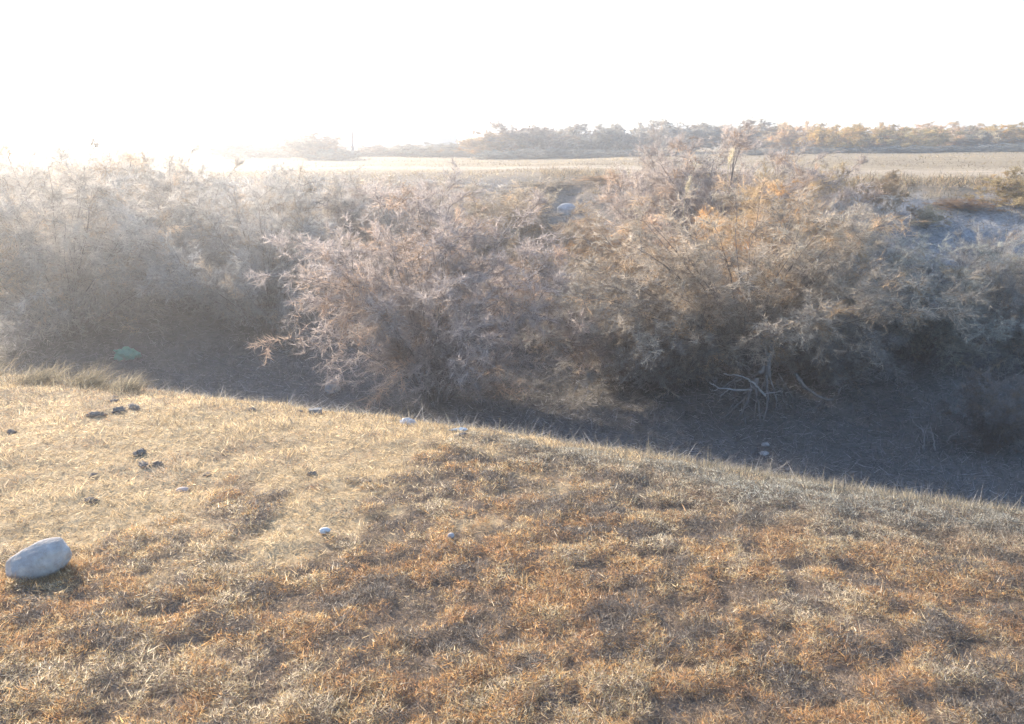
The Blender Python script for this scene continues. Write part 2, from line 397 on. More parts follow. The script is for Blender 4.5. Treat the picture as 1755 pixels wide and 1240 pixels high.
# --- far plain: dry tufts, thinner on the track
n = 110000
fu0 = -2.2 + 62*r.random(n)**1.7; x = r.uniform(-1, 1, n)*(fu0+28)*.95
y = np.interp(x, FAR_X, FAR_Y) + fu0
gapn = noise(x*.35, y*.9, S_BIG)
keep = (r.random(n) > .92*track_zone(x, y)) & (gapn > -.5 + .9*r.random(n) - .4)
x, y = x[keep], y[keep]; n = len(x)
el = np.clip(r.normal(.6, .35, n), .1, 1.5); az = r.uniform(0, 2*np.pi, n)
d = np.stack([np.cos(az)*np.cos(el), np.sin(az)*np.cos(el), np.sin(el)], 1)
tus = sstep(.1, .7, vnoise(x, y, 1.3, 75))
V, F = tri_blades(r, np.stack([x, y, terrain(x, y)-.01], 1), d, r.uniform(.06, .16, n)*(.7+.9*tus), r.uniform(.010,.022,n)*(.5+y*.02))
c = pick(r, [(.50,.39,.22),(.43,.33,.20),(.36,.29,.19),(.56,.45,.28),(.30,.25,.16)], n)
fuv = far_u(x, y); brow = sstep(4.2, 1.5, fuv + 1.2*noise(x*.5, y*.5, S_BIG))[:,None]
c = c*(.80 + .45*vnoise(x, y, 2.6, 73) + .3*vnoise(x, y*.6, 9, 74))[:,None].clip(.35, 1.3)*np.array([1.0,.95,.84])
c = c*(1-brow) + pick(r, [(.36,.26,.15),(.24,.18,.12),(.44,.33,.19),(.18,.15,.115),(.50,.40,.25)], n)*brow
n2 = 42000
x = r.uniform(1, 24, n2); fu2 = r.normal(.6, 1.5, n2); y = np.interp(x, FAR_X, FAR_Y) + fu2
kp = noise(x*1.6, y*1.6, S_MID) + .5*noise(x, y, S_BIG) > .15; x, y = x[kp], y[kp]; n2 = len(x)
el = np.clip(r.normal(1.0, .4, n2), .2, 1.57); az = r.uniform(0, 2*np.pi, n2)
d = np.stack([np.cos(az)*np.cos(el), np.sin(az)*np.cos(el), np.sin(el)], 1)
hump = .16*np.clip(noise(x*1.6, y*1.6, S_MID), 0, 1)
V2, F2 = tri_blades(r, np.stack([x, y, terrain(x, y)+hump*r.random(n2)], 1), d, r.uniform(.05, .2, n2), r.uniform(.010,.022,n2))
V, F, c = np.concatenate([V, V2]), np.concatenate([F, F2+len(V)]), np.concatenate([c, pick(r, [(.34,.24,.14),(.22,.17,.12),(.42,.31,.18),(.17,.145,.11),(.27,.23,.15)], n2)])
stuff('plain_grass', V, F, c, 'dry pale grass covering the flat plain beyond the ditch', 'grass')

# ------------------------------------------------------------------ tamarisk bushes
def tube_batch(P, rad, sides):
    """P (n,k,3) polylines, rad (n,k) -> verts, quad faces"""
    n, k, _ = P.shape
    T = np.gradient(P, axis=1); T /= np.linalg.norm(T, axis=2, keepdims=True)+1e-9
    up = np.where(np.abs(T[...,2:3]) > .9, np.array([1.,0,0]), np.array([0,0,1.]))
    A = np.cross(T, up); A /= np.linalg.norm(A, axis=2, keepdims=True)+1e-9
    B = np.cross(T, A)
    ang = np.arange(sides)/sides*2*np.pi
    V = P[:,:,None,:] + rad[:,:,None,None]*(np.cos(ang)[None,None,:,None]*A[:,:,None,:] + np.sin(ang)[None,None,:,None]*B[:,:,None,:])
    i = np.arange(n*k*sides).reshape(n,k,sides)
    j = np.roll(i, -1, axis=2)
    F = np.stack([i[:,:-1], j[:,:-1], j[:,1:], i[:,1:]], -1).reshape(-1,4)
    return V.reshape(-1,3), F
def interp_line(P, t):
    """points and tangents at parameter t (n,) along each polyline (n,k,3)"""
    n, k, _ = P.shape
    s = np.clip(t*(k-1), 0, k-1.001); i = s.astype(int); f = (s-i)[:,None]; a = np.arange(n)
    return P[a,i]*(1-f)+P[a,i+1]*f, P[a,i+1]-P[a,i]
def unit(v): return v/(np.linalg.norm(v, axis=-1, keepdims=True)+1e-9)
def bush_mesh(name, seed, H=3.0, RAD=1.65, stems=42, sec=12, ter=9, hairs=28, droop=.4, low=.02, upright=0.0, trunk=0.0, wide=1.0, hair_l=.095, hair_w=.0062, stem_r=.011):
    r = np.random.default_rng(seed)
    # stems: from the root crown out to a ragged dome
    az = (np.arange(stems)+r.uniform(-.5,.5,stems))*2.399963; tip = r.uniform(0.05 + .2*(trunk > .5), 1, stems)**.6
    rr = tip*RAD*r.uniform(.72, 1.08, stems)*(1-upright*.5)
    th = np.sqrt(np.clip(1-(rr/(RAD*1.06))**2, low, 1))*H*r.uniform(.6, 1.0, stems)
    E = np.stack([np.cos(az)*rr, np.sin(az)*rr, th], 1)
    B0 = np.stack([r.normal(0,.07,stems), r.normal(0,.07,stems), np.full(stems,-.06)], 1)
    K = 9; t = np.linspace(0, 1, K)
    mid = B0*.35 + E*.5 + np.stack([np.cos(az)*rr*-.08, np.sin(az)*rr*-.08, th*(.12-trunk*.05)], 1)
    if trunk: mid[:, :2] *= (1-.55*trunk)
    P = ((1-t)**2)[None,:,None]*B0[:,None] + (2*t*(1-t))[None,:,None]*mid[:,None] + (t**2)[None,:,None]*E[:,None]
    wob = r.normal(size=(stems,K,3))*.045*np.minimum(t, 1)[None,:,None]; P = P + np.cumsum(wob, axis=1)*.6
    rad = (stem_r*r.uniform(.6,1.25,stems))[:,None]*(1-.86*t)[None]
    SV, SF = tube_batch(P, rad, 5)
    # secondary branches
    n = stems*sec; pi = np.repeat(np.arange(stems), sec)
    tt = r.uniform(.14 + .3*trunk, 1.0, n)**.85
    b, T = interp_line(P[pi], tt); T = unit(T)
    out = unit(np.stack([b[:,0], b[:,1], np.zeros(n)], 1)+1e-6)
    d = unit(T*.75 + out*.45*r.random((n,1)) + np.array([0,0,.35+upright]) + .62*r.normal(size=(n,3)))
    L = r.uniform(.32, .78, n)*(1.15-.45*tt)*H/3
    K2 = 5; t2 = np.linspace(0,1,K2)
    Q = b[:,None] + d[:,None]*(L[:,None,None]*t2[None,:,None]); Q[:,:,2] -= (droop*L*r.uniform(.1,1,n))[:,None]*t2[None]**2
    Q = Q + np.cumsum(r.normal(size=(n,K2,3))*.012, axis=1)
    BV, BF = tube_batch(Q, (.0045*r.uniform(.6,1.2,n))[:,None]*(1-.75*t2)[None], 3)
    # twigs
    n3 = n*ter; qi = np.repeat(np.arange(n), ter)
    tt = r.uniform(.12, 1.0, n3); b3, T3 = interp_line(Q[qi], tt); T3 = unit(T3)
    d3 = unit(T3*.8 + .62*r.normal(size=(n3,3)) + np.array([0,0,.12]))
    L3 = r.uniform(.09, .27, n3)*H/3; dr = droop*.9*L3*r.random(n3)
    K3 = 3; t3 = np.linspace(0,1,K3)
    G = b3[:,None] + d3[:,None]*(L3[:,None,None]*t3[None,:,None]); G[:,:,2] -= dr[:,None]*t3[None]**2
    # twig ribbons
    s = unit(np.cross(d3, rand_dirs(r, n3)))*.0022
    tv = np.stack([G[:,0]-s, G[:,0]+s, G[:,2]], 1).reshape(-1,3); tf = np.arange(n3*3).reshape(-1,3)
    # fine foliage along the twigs
    n4 = n3*hairs; gi = np.repeat(np.arange(n3), hairs)
    tt = r.uniform(.1, 1.05, n4); b4, T4 = interp_line(G[gi], np.clip(tt,0,1)); T4 = unit(T4)
    d4 = unit(T4*.85 + .72*r.normal(size=(n4,3)) + np.array([0,0,.1]))
    hv, hf = tri_blades(r, b4, d4, hair_l*r.uniform(.5,1.25,n4), hair_w*r.uniform(.6,1.3,n4))
    # colour: each branch slightly its own, the odd rusty or grey spray
    bc = 1 + .16*r.normal(size=(n,1)); hue = r.random((n,1))
    sp = np.where(hue < .16, np.array([1.08,.94,.78]), np.where(hue > .84, np.array([.84,.87,.88]), np.array([1.,1.,1.])))*bc
    c4 = sp[qi][gi]*(1+.16*r.normal(size=(n4,1))).clip(.5,1.5)
    c3 = np.tile(np.array([.5,.45,.42]), (n3,1))
    crown = mesh_from(name+'_crown', np.concatenate([hv, tv]), np.concatenate([hf, tf+len(hv)]), M_LEAF, np.concatenate([c4, c3]).clip(.1, 2))
    stemm = mesh_from(name+'_stems', np.concatenate([SV, BV]), np.concatenate([SF, BF+len(SV)]), M_BARK, smooth=True)
    allv = np.concatenate([hv, Q.reshape(-1,3)]); return stemm, crown, float(np.percentile(hv[:,2], 99)), float(np.percentile(np.hypot(hv[:,0], hv[:,1]), 93))

BV = {
 'round':  bush_mesh('round', 21),
 'loose':  bush_mesh('loose', 22, stems=32, droop=.25, upright=.12, hairs=24),
 'weeping':bush_mesh('weeping', 23, stems=48, droop=.65, RAD=2.1, hairs=24),
 'upright':bush_mesh('upright', 24, stems=36, upright=.5, droop=.12, RAD=1.5, hairs=23),
 'open':   bush_mesh('open', 45, stems=17, sec=15, ter=9, hairs=21, trunk=.8, droop=.15, low=.2, stem_r=.04),
 'dense':  bush_mesh('dense', 26, stems=54, droop=.45, RAD=2.1, hairs=24),
 'lifted': bush_mesh('lifted', 36, stems=72, sec=12, hairs=22, droop=.5, RAD=2.7, low=.05, trunk=.15, stem_r=.016),
 'small':  bush_mesh('small', 27, stems=26, sec=9, ter=8, hairs=12, droop=.3, hair_l=.15, hair_w=.018),
 'far':    bush_mesh('far', 28, RAD=2.9, stems=60, sec=8, ter=8, hairs=10, droop=.35, hair_l=.2, hair_w=.035),
 'fartall':bush_mesh('fartall', 29, RAD=2.4, stems=54, sec=8, ter=8, hairs=10, droop=.2, low=.1, upright=.3, hair_l=.2, hair_w=.032),
}
PINK=(.53,.45,.395); MAUVE=(.45,.39,.355); TAN=(.54,.445,.335); ORANGE=(.54,.385,.24); GREY=(.44,.415,.385); OLIVE=(.44,.42,.36); GOLD=(.68,.50,.30); DUST=(.52,.47,.415)
def bush(label, px, wpx, y, top, var, tint, group, name='tamarisk_bush', cat='bush', rot=None, sink=0.0):
    x = column(px, y); z = tz(x, y) - sink
    H = max(height_at(top, y) - z, .25)
    wm = wpx/FPX*(y*CP + (CAMZ-z)*SP)
    e = bpy.data.objects.new(name, None); COL.objects.link(e); e.empty_display_size = .2
    e.location = (x, y, z); e.rotation_euler = (0, 0, (px*.731 if rot is None else rot))
    s, c, zt, rt = BV[var]
    sxy = wm*1.06/(2*rt); e.scale = (sxy, sxy, H/zt)
    link('stems', s, e); k = link('crown', c, e); k.color = (*tint, 1)
    tag(e, label, cat, group)
    return e
G1 = 'bushes along the foot of the far bank'; G2 = 'bushes on the slope of the far bank'
bush('wide mauve feathery bush standing alone in the middle of the ditch', 735, 415, 10.6, 336, 'round', (.53,.455,.415), G1)
bush('dark drooping bush hanging over the bare exposed roots', 1285, 520, 11.1, 345, 'lifted', (.52,.44,.35), G1, rot=4.1, sink=-.28)
bush('low grey bush between the mauve middle bush and the exposed roots', 1075, 300, 11.5, 465, 'weeping', GREY, G1)
bush('large pale bush washed out by glare at the left edge', 100, 400, 14.4, 268, 'weeping', DUST, G1)
bush('grey bush right of the dark hollow and left of the middle bush', 450, 300, 14.4, 312, 'dense', GREY, G1)
bush('grey green spreading bush overhanging the shaded bank at the right', 1605, 330, 12.0, 418, 'dense', OLIVE, G1)
bush('low dark tangled bush on the ditch floor at the right edge', 1752, 150, 9.0, 645, 'dense', (.27,.25,.235), G1)
bush('bush with golden sprays in front of the forked tree', 1320, 280, 13.2, 318, 'round', GOLD, G1)
bush('tall grey bush at the right edge above the dark tangled bush', 1800, 240, 11.4, 405, 'round', GREY, G1)
bush('bush half outside the picture at the left edge', -190, 380, 12.4, 290, 'round', DUST, G1)
bush('dusky bush between the shaded bank and the golden sprays', 1470, 260, 12.0, 430, 'dense', GREY, G1)
bush('tan bush low between the middle bush and the low grey bush', 935, 190, 14.0, 430, 'weeping', MAUVE, G1)

bush('low twiggy grey bush hanging to the floor just left of the exposed roots', 1160, 200, 10.9, 535, 'weeping', (.40,.37,.34), G1)
bush('low twiggy grey bush hanging to the floor just right of the exposed roots', 1440, 190, 11.0, 540, 'weeping', (.38,.355,.33), G1)

bush('thin pale bush behind the grey bush, below the plain', 560, 260, 17.5, 302, 'loose', DUST, G2)
bush('pink grey bush directly behind the middle bush', 700, 240, 18.5, 312, 'upright', PINK, G2)
bush('wispy tan bush behind the right shoulder of the middle bush', 860, 220, 17.0, 322, 'upright', TAN, G2)
bush('open bush with dark slanting branches below the pale boulder', 930, 200, 14.6, 392, 'open', TAN, G2)
bush('rust orange bush right of the pale boulder', 1055, 220, 15.0, 384, 'round', ORANGE, G2)
bush('pink feathery bush at the left side of the forked tree', 1140, 230, 16.8, 246, 'round', PINK, G2)
bush('forked bare trunked tree rising above the plain', 1228, 300, 15.2, 226, 'open', PINK, G2, name='tamarisk_tree', cat='tree')
bush('pinkish beige bush at the right side of the forked tree', 1345, 260, 16.0, 268, 'round', PINK, G2)
bush('grey bush left of the bare clay slope', 1465, 190, 14.2, 352, 'loose', GREY, G2)
bush('yellowish small bush growing on the bare clay slope', 1578, 62, 17.4, 352, 'small', (.46,.40,.28), G2)
bush('rusty low shrub on the bare clay slope', 1635, 90, 18.0, 340, 'small', (.42,.29,.18), G2)
bush('grey bush at the lower right of the bare clay slope', 1700, 150, 13.4, 402, 'round', DUST, G2)
bush('tall pale bush beside the glare behind the dark hollow', 305, 250, 17.5, 270, 'round', DUST, G2)
bush('hazy bush second from the left against the sky', 190, 230, 19.5, 256, 'upright', DUST, G2)
bush('hazy bush leftmost against the sky', 40, 240, 18.0, 262, 'round', DUST, G2)
bush('short bush below the plain left of the pink grey bush', 640, 190, 21.5, 306, 'small', TAN, G2)
bush('short bush below the plain right of the pink grey bush', 790, 170, 21.0, 318, 'small', TAN, G2)
bush('brown low shrub above the pale boulder', 1035, 110, 24.5, 318, 'small', ORANGE, G2)
bush('brown low shrub left of the pale boulder', 895, 90, 20.5, 335, 'small', TAN, G2)
bush('pale low shrub below the plain between glare and thin pale bush', 470, 160, 22.0, 290, 'small', DUST, G2)
bush('straw low shrub on the grassy brow right of the forked tree', 1420, 90, 18.5, 283, 'small', (.46,.36,.22), G2)
bush('brown low shrub on the grassy brow above the bare clay', 1500, 110, 18.2, 296, 'small', (.34,.26,.17), G2)
bush('yellow brown shrub on the grassy brow at the right edge', 1725, 120, 17.6, 290, 'small', (.44,.34,.18), G2)
bush('brown shrub right of the rust orange bush', 1120, 150, 14.4, 420, 'round', (.44,.29,.19), G2)
bush('dim bush filling the back of the dark hollow', 330, 210, 15.6, 395, 'dense', GREY, G2)

bush('tan low shrub just behind the pale boulder', 940, 130, 25.2, 314, 'small', TAN, G2)
bush('rusty low shrub just below the pale boulder', 985, 150, 20.2, 378, 'small', ORANGE, G2)
bush('dusty low shrub just right of the pale boulder', 1075, 140, 22.0, 330, 'small', DUST, G2)
bush('grey low shrub on the slope above the left shoulder of the middle bush', 755, 170, 23.5, 312, 'small', GREY, G2)
bush('straw low shrub on the slope left of the pale boulder', 850, 150, 23.5, 316, 'small', DUST, G2)

# --- trees and thickets along the far side of the plain
G3 = 'bushes beyond the plain'
far_list = [
 ('small faint tree left of the far pole beyond the plain', 410, 70, 56, 236, 'fartall', GREY),
 ('faint low thicket beyond the plain at the fading left end', 480, 110, 58, 248, 'far', GREY),
 ('bare thin tree just left of the far pole', 545, 80, 52, 228, 'fartall', PINK),
 ('low pinkish thicket at the foot of the far pole', 620, 100, 60, 250, 'far', PINK),
 ('low pinkish thicket right of the far pole', 680, 90, 60, 248, 'far', PINK),
 ('dark grey green thicket in front of the pale building', 745, 110, 58, 246, 'far', OLIVE),
 ('dark grey green thicket right of the pale building', 805, 80, 58, 248, 'far', GREY),
 ('golden tall bush right of the thin far post', 845, 90, 54, 228, 'fartall', GOLD),
 ('pink tall tree beyond the plain, first right of the golden bush', 895, 100, 54, 214, 'fartall', PINK),
 ('grey tall tree beyond the plain above the pale boulder', 950, 90, 58, 218, 'fartall', MAUVE),
 ('dusky tree beyond the plain right of the pale boulder', 1010, 110, 56, 216, 'far', GREY),
 ('grey tree beyond the plain left of the pink feathery bush', 1075, 110, 58, 214, 'far', DUST),
 ('tall grey tree beyond the plain behind the forked tree', 1170, 120, 60, 210, 'fartall', DUST),
 ('tall dusty tree beyond the plain just right of the forked tree', 1275, 110, 60, 211, 'fartall', DUST),
 ('ochre tree beyond the plain above the pinkish beige bush', 1350, 100, 56, 212, 'far', TAN),
 ('yellow ochre bush beyond the plain, left of the bluish gap', 1415, 90, 52, 218, 'far', (.46,.36,.17)),
 ('ochre bush beyond the plain above the straw low shrub', 1470, 100, 56, 214, 'far', (.44,.34,.19)),
 ('rounded ochre green bush beyond the plain', 1535, 110, 54, 222, 'far', (.40,.34,.18)),
 ('golden bush beyond the plain above the bare clay slope', 1600, 110, 58, 212, 'far', TAN),
 ('olive bush beyond the plain near the right edge', 1665, 100, 56, 218, 'far', OLIVE),
 ('yellow tipped bush beyond the plain at the right edge', 1730, 110, 54, 214, 'far', (.48,.38,.18)),
 ('bush beyond the plain cut by the right edge', 1810, 130, 56, 216, 'far', OLIVE),
]
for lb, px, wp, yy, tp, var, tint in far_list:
    bush(lb, px, wp*1.3, yy, tp, var, tuple(min(.9, v*f) for v, f in zip(tint, ((1.25,1.12,.9) if px > 1330 else (.8,.77,.70) if px > 900 else (.62,.6,.56)))), G3, name='far_bush' if var == 'far' else 'far_tree', cat='bush' if var == 'far' else 'tree', sink=.1)  # sunlit gold put into the right-hand tints, left ones darkened against the haze
# dark undergrowth strip of low bushes at the foot of the far trees
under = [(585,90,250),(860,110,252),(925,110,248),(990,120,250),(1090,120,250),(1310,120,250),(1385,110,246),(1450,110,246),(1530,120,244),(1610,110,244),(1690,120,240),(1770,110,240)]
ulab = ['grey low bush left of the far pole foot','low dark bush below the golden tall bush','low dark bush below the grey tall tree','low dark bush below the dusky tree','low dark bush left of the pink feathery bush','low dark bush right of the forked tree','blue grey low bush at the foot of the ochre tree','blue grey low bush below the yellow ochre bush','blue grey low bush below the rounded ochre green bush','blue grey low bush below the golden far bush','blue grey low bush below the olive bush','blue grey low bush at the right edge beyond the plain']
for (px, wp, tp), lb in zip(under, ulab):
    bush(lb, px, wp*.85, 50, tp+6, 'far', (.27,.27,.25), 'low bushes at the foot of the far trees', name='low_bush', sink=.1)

# ------------------------------------------------------------------ far building and poles
def box(bm, x0, x1, y0, y1, z0, z1):
    vs = [bm.verts.new(p) for p in ((x0,y0,z0),(x1,y0,z0),(x1,y1,z0),(x0,y1,z0),(x0,y0,z1),(x1,y0,z1),(x1,y1,z1),(x0,y1,z1))]
    for f in ((0,3,2,1),(4,5,6,7),(0,1,5,4),(1,2,6,5),(2,3,7,6),(3,0,4,7)): bm.faces.new([vs[i] for i in f])
def bm_obj(name, bm, m, parent=None, smooth=False):
    me = bpy.data.meshes.new(name); bm.normal_update(); bm.to_mesh(me); bm.free(); me.materials.append(m)
    if smooth: me.polygons.foreach_set('use_smooth', [True]*len(me.polygons))
    return link(name, me, parent)
M_WALL = rock_mat('pale_render', (.24,.26,.29), (.30,.32,.35), 1.5, .2)
M_ROOF = rock_mat('grey_roof', (.20,.20,.21), (.28,.28,.29), 2, .2)
by = 90.0; bx0, bx1 = column(722, by), column(782, by); bz = tz((bx0+bx1)/2, by)
bt = height_at(214, by) - bz
be = bpy.data.objects.new('far_building', None); COL.objects.link(be); be.location = ((bx0+bx1)/2, by, bz)
hw = (bx1-bx0)/2
bm = bmesh.new(); box(bm, -hw, hw, 0, 6, -.3, bt-.25); bm_obj('wall', bm, M_WALL, be)
bm = bmesh.new(); box(bm, -hw-.15, hw+.15, -.15, 6.15, bt-.25, bt); bm_obj('roof', bm, M_ROOF, be)
tag(be, 'pale bluish flat roofed building beyond the far bushes', 'building')
M_POLE = rock_mat('weathered_pole', (.17,.165,.16), (.25,.24,.235), 5, .3)
for px, yy, hgt, rad, nm, lb in ((615, 52, 2.0, .09, 'utility_pole', 'grey pole rising from the far bushes left of the building'), (806, 62, 2.8, .045, 'thin_post', 'thin dark post right of the pale building')):
    x = column(px, yy); e = bpy.data.objects.new(nm, None); COL.objects.link(e); e.location = (x, yy, tz(x, yy))
    P = np.array([[[0,0,-.2],[0,0,hgt*.5],[.02,0,hgt]]]); V, F = tube_batch(P, np.array([[rad, rad*.9, rad*.8]]), 10)
    bmx = mesh_from('shaft', V, F, M_POLE, smooth=True); link('shaft', bmx, e)
    P = np.array([[[.02,0,hgt],[.02,0,hgt+.06]]]); V, F = tube_batch(P, np.array([[rad*.9, rad*.35]]), 10)
    link('cap', mesh_from('cap', V, F, M_POLE, smooth=True), e)
    tag(e, lb, 'pole')

# ------------------------------------------------------------------ stones, clods, litter
def lump(name, seed, sx, sy, sz, rough, m, subdiv=4, power=1.0, freq=2.2):
    rr = random.Random(seed)
    bm = bmesh.new(); bmesh.ops.create_icosphere(bm, subdivisions=subdiv, radius=1)
    ks = [(Vector((rr.gauss(0,1), rr.gauss(0,1), rr.gauss(0,1)))*freq*(1.0+i*.28), rr.uniform(0, 6.28), 1/(1+i*.45)) for i in range(9)]
    for v in bm.verts:
        p = v.co.normalized(); s = sum(a*math.sin(k.dot(p)+ph) for k, ph, a in ks)/4
        q = p*(1+rough*s)
        q = Vector([math.copysign(abs(c)**power, c) for c in q])
        v.co = Vector((q.x*sx, q.y*sy, q.z*sz))
    return bm_obj(name, bm, m, None, True)
def place(o, px, py, embed, rotz=0, rx=0, ry=0, label='', cat='', group=None, near=False):
    x, y, z = (near_at if near else ground_at)(px, py)
    o.location = (x, y, z - embed); o.rotation_euler = (rx, ry, rotz)
    return tag(o, label, cat, group)
st = lump('river_stone', 3, .122, .080, .070, .17, M_RIVER, 5, .88, 1.7)
rr = random.Random(17)
for i in range(3):
    nv = Vector((rr.gauss(0,1), rr.gauss(0,1), abs(rr.gauss(0,1)))).normalized(); nn = Vector((nv.x/.122, nv.y/.08, nv.z/.07)); off = rr.uniform(.88, .97)
    for v in st.data.vertices:
        dd = v.co.x*nn.x + v.co.y*nn.y + v.co.z*nn.z
        if dd > off: v.co -= Vector((nv.x*.122, nv.y*.08, nv.z*.07))*(dd-off)*.75
rr = random.Random(8); ks = [(Vector((rr.gauss(0,1), rr.gauss(0,1), rr.gauss(0,1)))*90, rr.uniform(0,6.28)) for i in range(12)]
for v in st.data.vertices: v.co *= 1 + .012*sum(math.sin(k.dot(v.co)+ph) for k, ph in ks)/3
x, y, z = ground_at(63, 990); st.location = (x, y+.03, z+.05); st.rotation_euler = (R(10), R(-16), R(30))
tag(st, 'large smooth pale grey oval stone lying in the left foreground', 'stone')
place(lump('stone', 5, .022, .018, .015, .3, M_STONE2), 557, 915, -.014, .3, label='small white stone in the brown scrub at the foreground middle', cat='stone')
place(lump('stone', 6, .018, .015, .013, .15, M_STONE), 773, 926, -.022, 1.2, label='small bluish grey stone right of the small white stone', cat='stone')
place(lump('stone', 7, .034, .022, .016, .12, M_STONE3), 313, 841, -.004, .1, label='pinkish flat stone on the straw right of the dark clods', cat='stone')
place(lump('boulder', 8, .27, .24, .20, .2, M_STONE, 4, .9, 2.0), 972, 366, -.1, .4, label='pale rounded boulder high on the far bank', cat='boulder')
place(lump('stone', 9, .05, .045, .026, .2, M_STONE), 1312, 763, -.01, .2, label='upper of two small pale spots built as stones on the ditch floor', cat='stone')  # this and the next: pale spots of unclear nature, modelled as small lumps
place(lump('stone', 10, .06, .05, .028, .2, M_STONE), 1310, 778, -.01, .5, label='lower of two small pale spots built as stones on the ditch floor', cat='stone')
# grey broken block at the brow
bm = bmesh.new(); bmesh.ops.create_cube(bm, size=1)
for v in bm.verts: v.co = Vector((v.co.x*.085, v.co.y*.05, v.co.z*.05))
bmesh.ops.bevel(bm, geom=bm.edges[:], offset=.004, segments=2, affect='EDGES')
bmesh.ops.subdivide_edges(bm, edges=[e for e in bm.edges if e.calc_length() > .03], cuts=2)
rr = random.Random(4)
for v in bm.verts: v.co += Vector((rr.gauss(0,.0016), rr.gauss(0,.0016), rr.gauss(0,.0016)))
blk = bm_obj('broken_block', bm, M_BLOCK)
place(blk, 540, 697, -.012, .35, near=True, label='broken grey block on the sunlit brow of the near bank', cat='block')

clods = [(165,712,.055,.034,.028,'leftmost dark clod of the row of clods on the straw'),
 (204,704,.040,.032,.030,'round dark clod in the middle of the row of clods'),
 (230,699,.065,.036,.028,'widest dark clod at the right end of the row of clods'),
 (197,688,.034,.024,.020,'small dark clod just behind the row of clods'),
 (240,776,.040,.028,.022,'upper dark clod of the pair in the middle of the straw'),
 (246,797,.044,.026,.020,'lower dark clod of the pair in the middle of the straw'),
 (270,796,.024,.02,.020,'small dark clod right of the lower clod of the pair'),
 (432,703,.028,.022,.022,'lone dark clod on the straw near the brow'),
 (20,741,.034,.024,.020,'lone dark clod on the straw at the left edge'),
 (92,659,.040,.03,.024,'reddish dark clod by the dry grass tufts at the left'),
 (196,681,.022,.018,.014,'smallest clod behind the row of clods'),
 (157,858,.036,.026,.018,'dark clod on the straw above the large oval stone'),
 (534,813,.022,.018,.020,'dark clod at the border between straw and brown scrub'),
 (355,814,.026,.02,.012,'flat clod on the straw right of the pinkish stone'),
 (512,687,.024,.02,.016,'little clod just left of the broken grey block'),
 (790,748,.05,.035,.02,'brown clod near the brow left of the pale scrap'),
 (160,815,.026,.02,.014,'grey clod on the straw below the pair of clods')]
for i, (px, py, a, b, h, lb) in enumerate(clods):
    place(lump('soil_clod', 40+i, a, b*.85, h*.75, .55, M_CLOD, 5, 1, 7.5), px, py, -h*.08, i*1.1, near=True, label=lb, cat='clod', group='dark clods on the straw')

def crumpled(name, seed, sx, sy, sz, m):
    o = lump(name, seed, sx, sy, sz, .5, m, 4, 1, 5.0)
    o.data.polygons.foreach_set('use_smooth', [False]*len(o.data.polygons)); return o
place(crumpled('plastic_bag', 71, .052, .03, .024, plastic_mat('white_plastic', (.78,.80,.84))), 699, 710, -.02, -.2, near=True, label='crumpled white plastic bag on the brow below the middle bush', cat='plastic bag')
place(crumpled('plastic_bag', 72, .20, .14, .13, plastic_mat('green_plastic', (.22,.58,.42))), 219, 614, -.06, .2, label='crumpled green plastic bag in the shade beyond the left brow', cat='plastic bag')
pc = crumpled('plastic_sheet', 73, .10, .08, .13, plastic_mat('grey_plastic', (.55,.58,.60)))
place(pc, 570, 670, -.06, .4, label='pale grey peaked plastic scrap in the shade beyond the brow', cat='plastic scrap')
place(crumpled('plastic_scrap', 74, .05, .022, .008, plastic_mat('blue_plastic', (.66,.74,.80))), 787, 726, -.012, .1, near=True, label='thin flat pale scrap on the brow right of the white bag', cat='plastic scrap')

# ------------------------------------------------------------------ grass tufts and reeds
def tuft(name, label, cat, x, y, n, h, spread, pal, seed, lean=(0,0), wid=.006, group=None):
    r = np.random.default_rng(seed)
    b = np.stack([r.normal(0, spread*.35, n), r.normal(0, spread*.35, n), np.full(n, -.01)], 1)
    d = unit(np.stack([r.normal(lean[0], .5, n), r.normal(lean[1], .5, n), np.full(n, 1.0)], 1))
    L = h*r.uniform(.5, 1.1, n); K = 5; t = np.linspace(0,1,K)
    P = b[:,None] + d[:,None]*(L[:,None,None]*t[None,:,None])
    P[:,:,2] -= (L*r.uniform(.15,.6,n))[:,None]*t[None]**2.2; P[:,:,0] += (lean[0]*.5*L)[:,None]*t[None]**2
    s = unit(np.cross(d, rand_dirs(r, n)))
    wv = (wid*r.uniform(.5,1.2,n))[:,None]*(1-.9*t)[None]
    A = P - s[:,None]*wv[...,None]*.5; Bq = P + s[:,None]*wv[...,None]*.5
    V = np.stack([A, Bq], 2).reshape(-1,3); i = np.arange(n)[:,None]*(2*K) + np.arange(K-1)[None]*2
    F = np.stack([i, i+1, i+3, i+2], -1).reshape(-1,4)
    c = np.repeat(pick(r, pal, n), K-1, axis=0)
    o = link(name, mesh_from(name, V, F, M_GRASS, c)); o.location = (x, y, tz(x, y)); tag(o, label, cat, group); return o
PALE = [(.40,.34,.24),(.46,.38,.26),(.33,.29,.22),(.50,.43,.30)]
for i, (px, py, h, sp, n, lb) in enumerate([
   (60,655,.26,.26,520,'wide wispy dry grass tuft leftmost on the brow'),
   (140,652,.27,.24,520,'arching dry grass tuft second from the left on the brow'),
   (205,654,.23,.20,460,'arching dry grass tuft leaning right in front of the green bag'),
   (-40,645,.28,.24,460,'dry grass tuft at the left picture edge')]):
    x, y, z = near_at(px, py); tuft('grass_tuft', lb, 'grass tuft', x, y, n, h, sp, [tuple(v*.72 for v in p) for p in PALE], 90+i, (.35,0), .005, 'dry grass tufts on the left brow')
YEL = [(.72,.62,.42),(.64,.54,.36),(.78,.70,.52)]
